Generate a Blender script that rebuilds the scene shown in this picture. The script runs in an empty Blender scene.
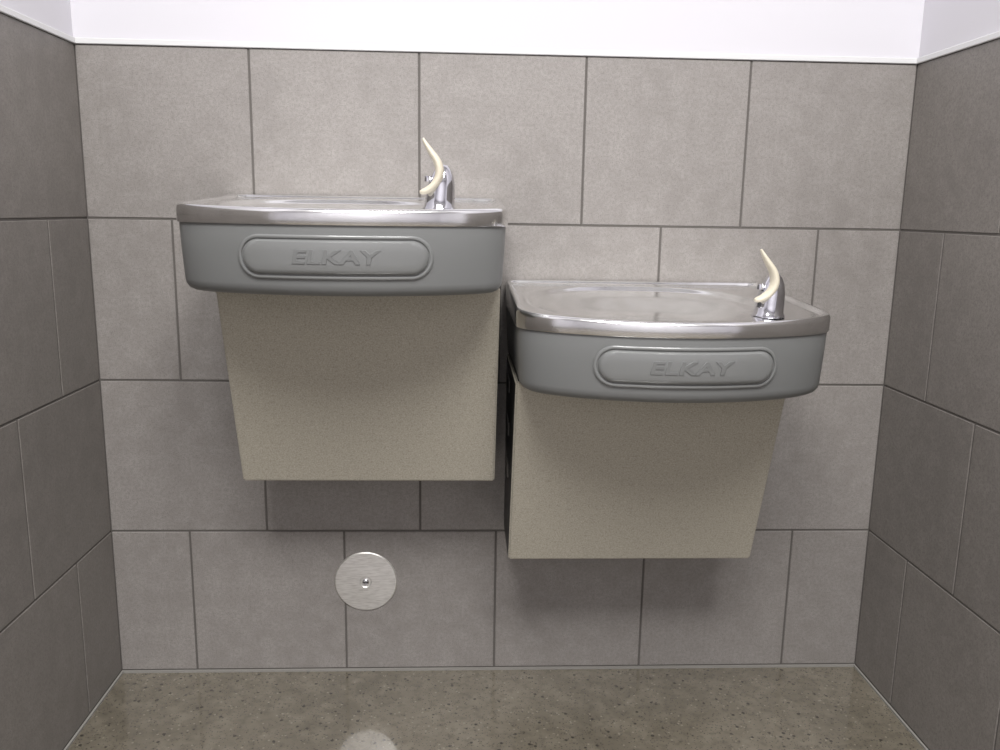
import bpy, bmesh, math
import numpy as np
from mathutils import Vector, Matrix
T=0.305
# camera solved from measured tile joints: cx, D, cz, yaw, pitch, roll, f(px), first row height, alcove width
p=[0.69051, 1.61613, 0.94162, -0.04644, 0.1925, 0.01592, 845.51874, 0.3057, 1.5323]
R=np.array(Matrix.Rotation(p[3],3,'Z') @ Matrix.Rotation(math.pi/2-p[4],3,'X') @ Matrix.Rotation(p[5],3,'Z'))
C=np.array([p[0],-p[1],p[2]])
def bp(u,v,Y):
    d=R@np.array([(u-500)/p[6],(375-v)/p[6],-1.0]); t=(Y-C[1])/d[1]; return C+d*t
W=float(p[8]); Z1=float(p[7]); TOP=Z1+3*T
S=bpy.context.scene
S.view_settings.view_transform='Standard'
# ---------------- materials ----------------
def lin(c): return tuple(((x/255)/12.92 if x/255<=.04045 else ((x/255+.055)/1.055)**2.4) for x in c)+(1,)
def mat(name,col,rough=.5,metal=0,noise=None,bump=None,island=0,coat=0,mapscale=None):
    m=bpy.data.materials.new(name); m.use_nodes=True; nt=m.node_tree; N=nt.nodes; L=nt.links
    b=N['Principled BSDF']; b.inputs['Roughness'].default_value=rough; b.inputs['Metallic'].default_value=metal
    b.inputs['Base Color'].default_value=lin(col); b.inputs['Coat Weight'].default_value=coat
    tc=N.new('ShaderNodeTexCoord'); src=tc.outputs['Object']; last=None
    if mapscale:
        mp=N.new('ShaderNodeMapping'); mp.inputs['Scale'].default_value=mapscale; L.new(src,mp.inputs['Vector']); src=mp.outputs[0]
    def noisetex(scale,detail=4):
        n=N.new('ShaderNodeTexNoise'); n.inputs['Scale'].default_value=scale; n.inputs['Detail'].default_value=detail
        L.new(src,n.inputs['Vector']); return n
    if noise:
        for (sc,c2,lo,hi,amt) in noise:
            n=noisetex(sc); r=N.new('ShaderNodeValToRGB'); r.color_ramp.elements[0].position=lo; r.color_ramp.elements[1].position=hi
            r.color_ramp.elements[0].color=(0,0,0,1); r.color_ramp.elements[1].color=(amt,)*3+(1,)
            L.new(n.outputs['Fac'],r.inputs['Fac'])
            x=N.new('ShaderNodeMix'); x.data_type='RGBA'; L.new(r.outputs['Color'],x.inputs[0])
            x.inputs[6].default_value=lin(col); x.inputs[7].default_value=lin(c2)
            if last: L.new(last,x.inputs[6])
            last=x.outputs[2]
    if island:
        g=N.new('ShaderNodeNewGeometry'); h=N.new('ShaderNodeHueSaturation')
        mr=N.new('ShaderNodeMapRange'); mr.inputs[3].default_value=1-island; mr.inputs[4].default_value=1+island
        L.new(g.outputs['Random Per Island'],mr.inputs[0]); L.new(mr.outputs[0],h.inputs['Value'])
        h.inputs['Color'].default_value=lin(col)
        if last: L.new(last,h.inputs['Color'])
        last=h.outputs[0]
    if last: L.new(last,b.inputs['Base Color'])
    if bump:
        n=noisetex(bump[0],3); bm=N.new('ShaderNodeBump'); bm.inputs['Strength'].default_value=bump[1]; bm.inputs['Distance'].default_value=bump[2]
        L.new(n.outputs['Fac'],bm.inputs['Height']); L.new(bm.outputs[0],b.inputs['Normal'])
    return m
M_tile=mat('tile',(147,142,138),.5,noise=[(4,(132,127,123),.35,.7,.8),(28,(156,151,147),.4,.7,.7),(160,(126,121,117),.4,.75,.7),(480,(106,102,98),.5,.75,.8)],bump=(250,.2,.001),island=.03)
M_tile_shade=mat('tile_side_shade',(128,123,118),.5,noise=[(4,(115,110,106),.35,.7,.8),(28,(135,130,125),.4,.7,.7),(160,(110,105,101),.4,.75,.7),(480,(94,90,86),.5,.75,.8)],bump=(250,.2,.001),island=.03)  # same tile, colours darkened to paint in the side walls' shade
M_grout=mat('grout',(96,92,88),.9)
M_plaster=mat('plaster',(207,205,210),.7,bump=(300,.05,.001))
M_trim=mat('trim_white',(212,212,212),.4)
M_steel=mat('stainless',(240,240,240),.16,1,noise=[(30,(222,221,219),.4,.7,.5)],bump=(14,.10,.003))
M_brush=mat('brushed_plate',(236,234,230),.42,.85,noise=[(60,(205,202,197),.4,.7,.8)],mapscale=(1,1,8))
M_chrome=mat('chrome',(215,215,220),.08,1)
M_apron=mat('grey_plastic',(112,113,112),.42,bump=(700,.08,.0005))
M_bar=mat('grey_bar',(118,119,118),.28,coat=.35)
M_letter=mat('grey_letter',(112,113,112),.32,coat=.2)
M_body=mat('greige_vinyl',(167,161,147),.5,noise=[(520,(190,184,170),.48,.7,.8),(430,(136,130,117),.5,.7,.7)],bump=(500,.3,.001))
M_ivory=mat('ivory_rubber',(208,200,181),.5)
M_dark=mat('dark_metal',(50,49,49),.45,.5)
M_caulk=mat('caulk',(140,137,132),.7)
M_ceil=mat('ceiling_paint',(235,235,235),.8)
def floor_mat():
    m=mat('polished_concrete',(117,110,97),.2,noise=[(3,(94,88,76),.35,.7,.8),(22,(134,127,113),.45,.7,.5),(60,(86,80,70),.5,.7,.6)],coat=1)
    nt=m.node_tree;N=nt.nodes;L=nt.links;b=N['Principled BSDF']; b.inputs['Coat Roughness'].default_value=.07; b.inputs['Coat IOR'].default_value=1.8
    prev=b.inputs['Base Color'].links[0].from_socket; tc=[n for n in N if n.type=='TEX_COORD'][0]
    for sc,th,c,am in ((110,.14,(50,45,38),.7),(70,.11,(148,142,127),.7),(190,.18,(56,50,43),.7),(45,.11,(34,31,27),.8)):
        v=N.new('ShaderNodeTexVoronoi'); v.inputs['Scale'].default_value=sc; L.new(tc.outputs['Object'],v.inputs['Vector'])
        r=N.new('ShaderNodeValToRGB'); r.color_ramp.elements[0].position=th; r.color_ramp.elements[0].color=(am,am,am,1)
        r.color_ramp.elements[1].position=th+.06; r.color_ramp.elements[1].color=(0,0,0,1)
        L.new(v.outputs['Distance'],r.inputs['Fac'])
        x=N.new('ShaderNodeMix'); x.data_type='RGBA'; L.new(r.outputs['Color'],x.inputs[0]); L.new(prev,x.inputs[6]); x.inputs[7].default_value=lin(c); prev=x.outputs[2]
    L.new(prev,b.inputs['Base Color']); return m
M_floor=floor_mat()
# ---------------- mesh helpers ----------------
def obj(name,bm,mats,parent=None,smooth=None,loc=None):
    bmesh.ops.recalc_face_normals(bm,faces=bm.faces)
    me=bpy.data.meshes.new(name); bm.to_mesh(me); bm.free()
    for m in mats: me.materials.append(m)
    o=bpy.data.objects.new(name,me); S.collection.objects.link(o)
    if smooth is not None:
        me.polygons.foreach_set('use_smooth',[True]*len(me.polygons)); me.set_sharp_from_angle(angle=math.radians(smooth))
    if parent: o.parent=parent
    if loc: o.location=loc
    return o
def box(bm,a,b,mi=0,bev=0):
    vs=bmesh.ops.create_cube(bm,size=1)['verts']
    for v in vs: v.co=Vector([(a[i]+b[i])/2+v.co[i]*(b[i]-a[i]) for i in range(3)])
    fs=set(f for v in vs for f in v.link_faces)
    for f in fs: f.material_index=mi
    if bev:
        es=list(set(e for v in vs for e in v.link_edges))
        r=bmesh.ops.bevel(bm,geom=es,offset=bev,segments=1,affect='EDGES')
        for f in r['faces']: f.material_index=mi
def loft(bm,rings,close0=False,close1=False,mi=0):
    vr=[[bm.verts.new(c) for c in r] for r in rings]; n=len(rings[0])
    for a,b in zip(vr[:-1],vr[1:]):
        for i in range(n):
            f=bm.faces.new((a[i],a[(i+1)%n],b[(i+1)%n],b[i])); f.material_index=mi
    if close0: bm.faces.new(vr[0]).material_index=mi
    if close1: bm.faces.new(vr[-1]).material_index=mi
def revolve(bm,prof,c=(0,0,0),axis='Z',n=48,shear=0,mi=0):
    rings=[]
    for r,h in prof:
        ring=[]
        for i in range(n):
            t=2*math.pi*i/n; a,b=r*math.cos(t),r*math.sin(t)
            ring.append((c[0]+a+shear*h,c[1]+b,c[2]+h) if axis=='Z' else (c[0]+a,c[1]-h,c[2]+b))
        rings.append(ring)
    loft(bm,rings,True,True,mi)
def empty(name,loc):
    o=bpy.data.objects.new(name,None); o.location=loc; S.collection.objects.link(o); return o
# ---------------- room ----------------
H=2.7; DEP=1.0; g=.0020
def tiled_wall(name,length,place,ext,mt):
    bm=bmesh.new()
    box(bm,(-.1 if ext else -.09,-.10,0),(length+(.09 if name=='wall_back' else 0),-.0015,TOP),1)
    box(bm,(-.1 if ext else -.09,-.10,TOP),(length+(.09 if name=='wall_back' else 0),-.002,H),2)
    for k in range(-1,3):
        z0=0.004 if k<0 else Z1+k*T; z1=Z1+(k+1)*T
        off=0 if k in(0,2) else T/2
        xs=[0]; x=off if off>0 else T
        while x<length-.02: xs.append(x); x+=T
        xs.append(length)
        for a,b in zip(xs[:-1],xs[1:]):
            box(bm,(a+(g if a>0 else .001),-.006,z0+g),(b-(g if b<length else .001),0,z1-g),0,.0008)
    for v in bm.verts: v.co=place(v.co)
    return obj(name,bm,[mt,M_grout,M_plaster])
tiled_wall('wall_back',W,lambda c:Vector((c.x,-c.y,c.z)),0,M_tile)
tiled_wall('wall_left',DEP,lambda c:Vector((c.y,-c.x,c.z)),1,M_tile_shade)
tiled_wall('wall_right',DEP,lambda c:Vector((W-c.y,-c.x,c.z)),1,M_tile_shade)
for i,(a,b) in enumerate((((0,-.004,TOP-.001),(W,0.001,TOP+.009)),((-.001,-DEP,TOP-.001),(.004,-.004,TOP+.009)),((W-.004,-DEP,TOP-.001),(W+.001,-.004,TOP+.009)))):
    bm=bmesh.new(); box(bm,a,b,0,.001); obj('trim_%d'%(i+1),bm,[M_trim])
XA,XB,YB=-1.6,W+1.6,-3.4
bm=bmesh.new(); box(bm,(XA,YB,-.1),(XB,.1,0)); obj('floor',bm,[M_floor])
bm=bmesh.new(); box(bm,(XA,YB,H),(XB,.1,H+.1)); obj('ceiling',bm,[M_ceil])
for n,a,b in (('wall_front',(XA,YB-.1,0),(XB,YB,H)),('wall_corridor_left',(XA-.1,YB,0),(XA,-DEP,H)),('wall_corridor_right',(XB,YB,0),(XB+.1,-DEP,H)),
              ('wall_return_left',(XA,-DEP,0),(-.101,-DEP+.1,H)),('wall_return_right',(W+.101,-DEP,0),(XB,-DEP+.1,H))):
    bm=bmesh.new(); box(bm,a,b); obj(n,bm,[M_plaster])
bm=bmesh.new()
box(bm,(0,-.004,0),(W,.001,.004)); box(bm,(0,-DEP,0),(.004,-.004,.004)); box(bm,(W-.004,-DEP,0),(W,-.004,.004)); obj('trim_4',bm,[M_caulk])
# ---------------- drinking fountain ----------------
A=.2447; CX,CY=-.022,-.215; NA=256
def front(x,a=A):
    q=min(1,abs(x)/a); return .300+.064*(1-q**9)**(1/4.2)+.076*(1-q*q)
dense=[(-A,-.300*i/200) for i in range(4,200)]+[(-A+.006,0),(-A+.002,-.002)]
for i in range(0,3001):
    x=A*math.sin(-math.pi/2+math.pi*i/3000); dense.append((x,-front(x)))
dense+=[(A,-.300*i/200) for i in range(4,200)]+[(A-.002,-.002),(A-.006,0)]
dense+=[(A-.006-(2*A-.012)*i/200,0) for i in range(1,200)]
ang=np.array([math.atan2(y-CY,x-CX) for x,y in dense]); rad=np.array([math.hypot(x-CX,y-CY) for x,y in dense])
o_=np.argsort(ang); ang=ang[o_]; rad=rad[o_]
PH=[-math.pi+2*math.pi*i/NA for i in range(NA)]
RO=np.interp(PH,ang,rad,period=2*math.pi)
BX,BY,PE=.198,.182,2.3
RB=np.array([1/((abs(math.cos(t))/BX)**PE+(abs(math.sin(t))/BY)**PE)**(1/PE) for t in PH]); RB=np.minimum(RB,RO-.024)
def ss(a,b,x):
    t=min(1,max(0,(x-a)/(b-a))); return t*t*(3-2*t)
RISE=.024
def tilt(y): return RISE*(1-min(1,-y/.44))
BUB=(.141,-.345)
def fountain(loc,bodyL,bodyR,zb):
    root=empty('drinking_fountain' ,loc)
    def ring(rr,zf): return [(CX+r*math.cos(t),CY+r*math.sin(t),zf(CX+r*math.cos(t),CY+r*math.sin(t))) for r,t in zip(rr,PH)]
    bm=bmesh.new(); rings=[]
    for ins,z,tl in ((.012,-.021,0),(.001,-.022,0),(0,-.020,0),(0,-.006,1),(.0012,-.0025,1),(.0035,-.0003,1),(.007,0,1),(.010,-.001,1),(.012,-.0035,1),(.014,-.0055,1),(.017,-.006,1)):
        rings.append(ring(RO-ins,lambda x,y:z+tl*tilt(y)))
    rings.append(ring((RO-.017)*.5+RB*.5,lambda x,y:-.0058+tilt(y)))
    rings.append(ring(RB*1.015,lambda x,y:-.0050+tilt(y)))
    for e in (1.0,.99,.98,.97,.96,.95,.94,.92,.90,.87,.84,.81,.78,.74,.70,.65,.60,.54,.47,.38,.28,.18,.09,.02):
        def zf(x,y,e=e):
            d=-.008*ss(1.0,.94,e)-.034*ss(1.0,.50,e)-.004*ss(.55,0,e)
            m=ss(.070,.040,math.hypot((x-BUB[0]),(y-BUB[1])))
            return -.005+d*(1-m)+tilt(y)
        rings.append(ring(RB*e,zf))
    loft(bm,rings,False,True); obj('steel_basin',bm,[M_steel],root,40)
    bm=bmesh.new(); revolve(bm,[(.001,.004),(.018,.004),(.021,.001),(.021,-.002)],(CX,CY,-.051+tilt(CY)+.001)); obj('drain_strainer',bm,[M_chrome],root,30)
    bm=bmesh.new(); rings=[]
    # apron wall with open top (basin drops into it), closed underneath
    for ins,z in ((.03,-.0605),(.012,-.060),(.010,-.0215),(.004,-.0215),(.0035,-.024),(.005,-.060),(.008,-.104),(.0095,-.111),(.014,-.117),(.021,-.1205),(.05,-.1215),(.12,-.1215)):
        rings.append([(x,y,z) for x,y,_ in ring(RO-ins,lambda x,y:0)])
    loft(bm,rings,True,True); obj('apron',bm,[M_apron],root,40)
    PZ=-.066; HL=.136; HR=.0305
    bm=bmesh.new(); n=24
    def surf(x,z,off):
        ins=.0035+.0015*min(1,max(0,(-z-.024)/.036))+.003*max(0,(-z-.06)/.044)
        return (x,-(front(x)-ins)-off,z)
    rings=[]
    for ins,off in ((0,-.002),(0,.002),(.0012,.0032),(.003,.0036),(.0045,.003),(.0055,.0012),(.0065,.0012),(.0075,.004),(.0095,.0062),(.014,.0072),(.022,.0076),(HR-.0001,.0076)):
        r=HR-ins; pts=[]
        for i in range(n+1):
            t=-math.pi/2+math.pi*i/n; pts.append((HL-HR+r*math.cos(t),r*math.sin(t)))
        for i in range(1,20): pts.append(((HL-HR)*(1-2*i/20),r))
        for i in range(n+1):
            t=math.pi/2+math.pi*i/n; pts.append((-(HL-HR)+r*math.cos(t),r*math.sin(t)))
        for i in range(1,20): pts.append((-(HL-HR)*(1-2*i/20),-r))
        rings.append([surf(x,PZ+z,off) for x,z in pts])
    loft(bm,rings); bmesh.ops.remove_doubles(bm,verts=bm.verts,dist=.00035)
    obj('push_bar',bm,[M_bar],root,35)
    cu=bpy.data.curves.new('lettering','FONT'); cu.body='ELKAY'; cu.size=.026; cu.extrude=.0007; cu.align_x='CENTER'; cu.align_y='CENTER'; cu.bevel_depth=.0003; cu.offset=.0006; cu.shear=.12; cu.space_character=1.08
    to=bpy.data.objects.new('tmp',cu); S.collection.objects.link(to)
    dg=bpy.context.evaluated_depsgraph_get(); me=bpy.data.meshes.new_from_object(to.evaluated_get(dg)); bpy.data.objects.remove(to)
    w=max(v.co.x for v in me.vertices)-min(v.co.x for v in me.vertices); k=.122/w
    for v in me.vertices:
        x,z,o=v.co.x*k,v.co.y,v.co.z; v.co=Vector(surf(x,PZ+z,.0076+o))
    me.materials.clear(); me.materials.append(M_letter); lo=bpy.data.objects.new('lettering',me); S.collection.objects.link(lo); lo.parent=root
    xl,xr=bodyL-loc[0],bodyR-loc[0]; z0=zb-loc[2]; zt=-.119
    bm=bmesh.new(); box(bm,(xl,-.18,z0),(xr,0,zt))
    for v in bm.verts:
        if v.co.y<-.1: v.co.y=-.285 if v.co.z>z0+.01 else -.17
    bmesh.ops.bevel(bm,geom=[e for e in bm.edges],offset=.003,segments=2,affect='EDGES')
    bm.normal_update()
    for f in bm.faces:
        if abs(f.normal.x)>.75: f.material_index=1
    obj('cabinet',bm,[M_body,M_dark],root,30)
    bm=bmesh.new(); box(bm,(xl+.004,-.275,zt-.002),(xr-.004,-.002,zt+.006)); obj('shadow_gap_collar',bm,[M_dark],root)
    bm=bmesh.new()
    for sx,x0 in ((-1,xl),(1,xr)):
        for zz in (-.16,-.24,-.32): box(bm,(x0-.0015,-.12,zz-.012),(x0+.0015,-.05,zz+.012),0,.001)
    obj('side_louvres',bm,[M_grout],root)
    bx,by=BUB; bz=tilt(by)-.006
    bm=bmesh.new(); revolve(bm,[(.025,0),(.025,.003),(.0225,.006),(.0215,.02),(.0195,.038),(.0165,.050),(.012,.059),(.007,.065),(.001,.0665)],(bx,by,bz),shear=.10,n=40)
    obj('bubbler_body',bm,[M_chrome],root,40)
    pts=[(-.0225,.102,.002),(-.018,.094,.0038),(-.010,.082,.0056),(-.002,.070,.0068),(.0015,.058,.0075),(0,.047,.0075),(-.006,.037,.0070),(-.015,.030,.006),(-.023,.027,.0048),(-.027,.0265,.0025)]
    bm=bmesh.new(); rings=[]
    P=[Vector(q) for q in pts]; fine=[]
    for i in range(len(P)-1):
        p0,p1,p2,p3=P[max(i-1,0)],P[i],P[i+1],P[min(i+2,len(P)-1)]
        for j in range(4):
            t=j/4; fine.append(.5*((2*p1)+(p2-p0)*t+(2*p0-5*p1+4*p2-p3)*t*t+(3*p1-p0-3*p2+p3)*t**3))
    fine.append(P[-1])
    for i,q in enumerate(fine):
        d=fine[min(i+1,len(fine)-1)]-fine[max(i-1,0)]; L_=math.hypot(d.x,d.y); nx,nz=-d.y/L_,d.x/L_
        r=max(q.z,.001)
        rings.append([(bx+q.x+nx*r*.85*math.cos(t),by-.014+1.7*r*math.sin(t),bz+q.y+nz*r*.85*math.cos(t)) for t in [2*math.pi*k/16 for k in range(16)]])
    loft(bm,rings,True,True); obj('mouth_guard',bm,[M_ivory],root,50)
    bm=bmesh.new(); revolve(bm,[(.001,.008),(.004,.008),(.005,.004),(.005,0)],(bx-.016,by-.004,bz+.042),n=20); obj('nozzle',bm,[M_chrome],root,40)
    return root
def X(u,v,Y): return float(bp(u,v,Y)[0])
def Zc(u,v,Y): return float(bp(u,v,Y)[2])
lx=(X(179,235,-.34)+X(505,235,-.34))/2
rx=X(828,335,-.345)-.2385
lz=Zc(342,209,-.44); rz=Zc(670,323,-.44)
fountain((lx,-.001,lz),X(217,293,-.275),X(500,293,-.275),Zc(370,481,-.17))
fountain((rx,-.001,rz),X(515,400,-.275),X(785,400,-.275),Zc(630,559,-.17))
# ---------------- round cover plate ----------------
dc=bp(366,581,0); root=empty('cleanout_cover_plate',(float(dc[0]),0,float(dc[2])))
bm=bmesh.new(); revolve(bm,[(.063,0),(.063,.002),(.061,.0035),(.03,.005),(.012,.0054),(.010,.004),(.001,.004)],axis='Y',n=72); obj('plate',bm,[M_brush],root,30)
bm=bmesh.new(); revolve(bm,[(.0065,.003),(.0065,.0065),(.005,.0078),(.001,.008)],axis='Y',n=24); obj('screw',bm,[M_chrome],root,30)
bm=bmesh.new(); box(bm,(-.005,-.0084,-.0012),(.005,-.0078,.0012)); obj('screw_slot',bm,[M_dark],root)
# ---------------- lights ----------------
def panel(x,y,sx,sy,e):
    r=empty('ceiling_light',(x,y,H))
    bm=bmesh.new(); box(bm,(-sx/2-.03,-sy/2-.03,-.03),(sx/2+.03,sy/2+.03,0)); obj('housing',bm,[M_trim],r)
    l=bpy.data.lights.new('lamp','AREA'); l.shape='RECTANGLE'; l.size=sx; l.size_y=sy; l.energy=e; l.color=(1,.992,.98)
    o=bpy.data.objects.new('lamp',l); S.collection.objects.link(o); o.parent=r; o.location=(0,0,-.035)
panel(.36,-1.9,.6,1.1,59); panel(1.17,-1.9,.6,1.1,59)
w=bpy.data.worlds.new('World'); S.world=w; w.use_nodes=True; w.node_tree.nodes['Background'].inputs[0].default_value=(.9,.92,1,1); w.node_tree.nodes['Background'].inputs[1].default_value=.35
# ---------------- camera ----------------
cam=bpy.data.cameras.new('camera'); co=bpy.data.objects.new('camera',cam); S.collection.objects.link(co)
cam.sensor_width=36; cam.lens=float(p[6])*36/1000
co.matrix_world=Matrix([list(map(float,R[i]))+[float(C[i])] for i in range(3)]+[[0,0,0,1]])
S.camera=co
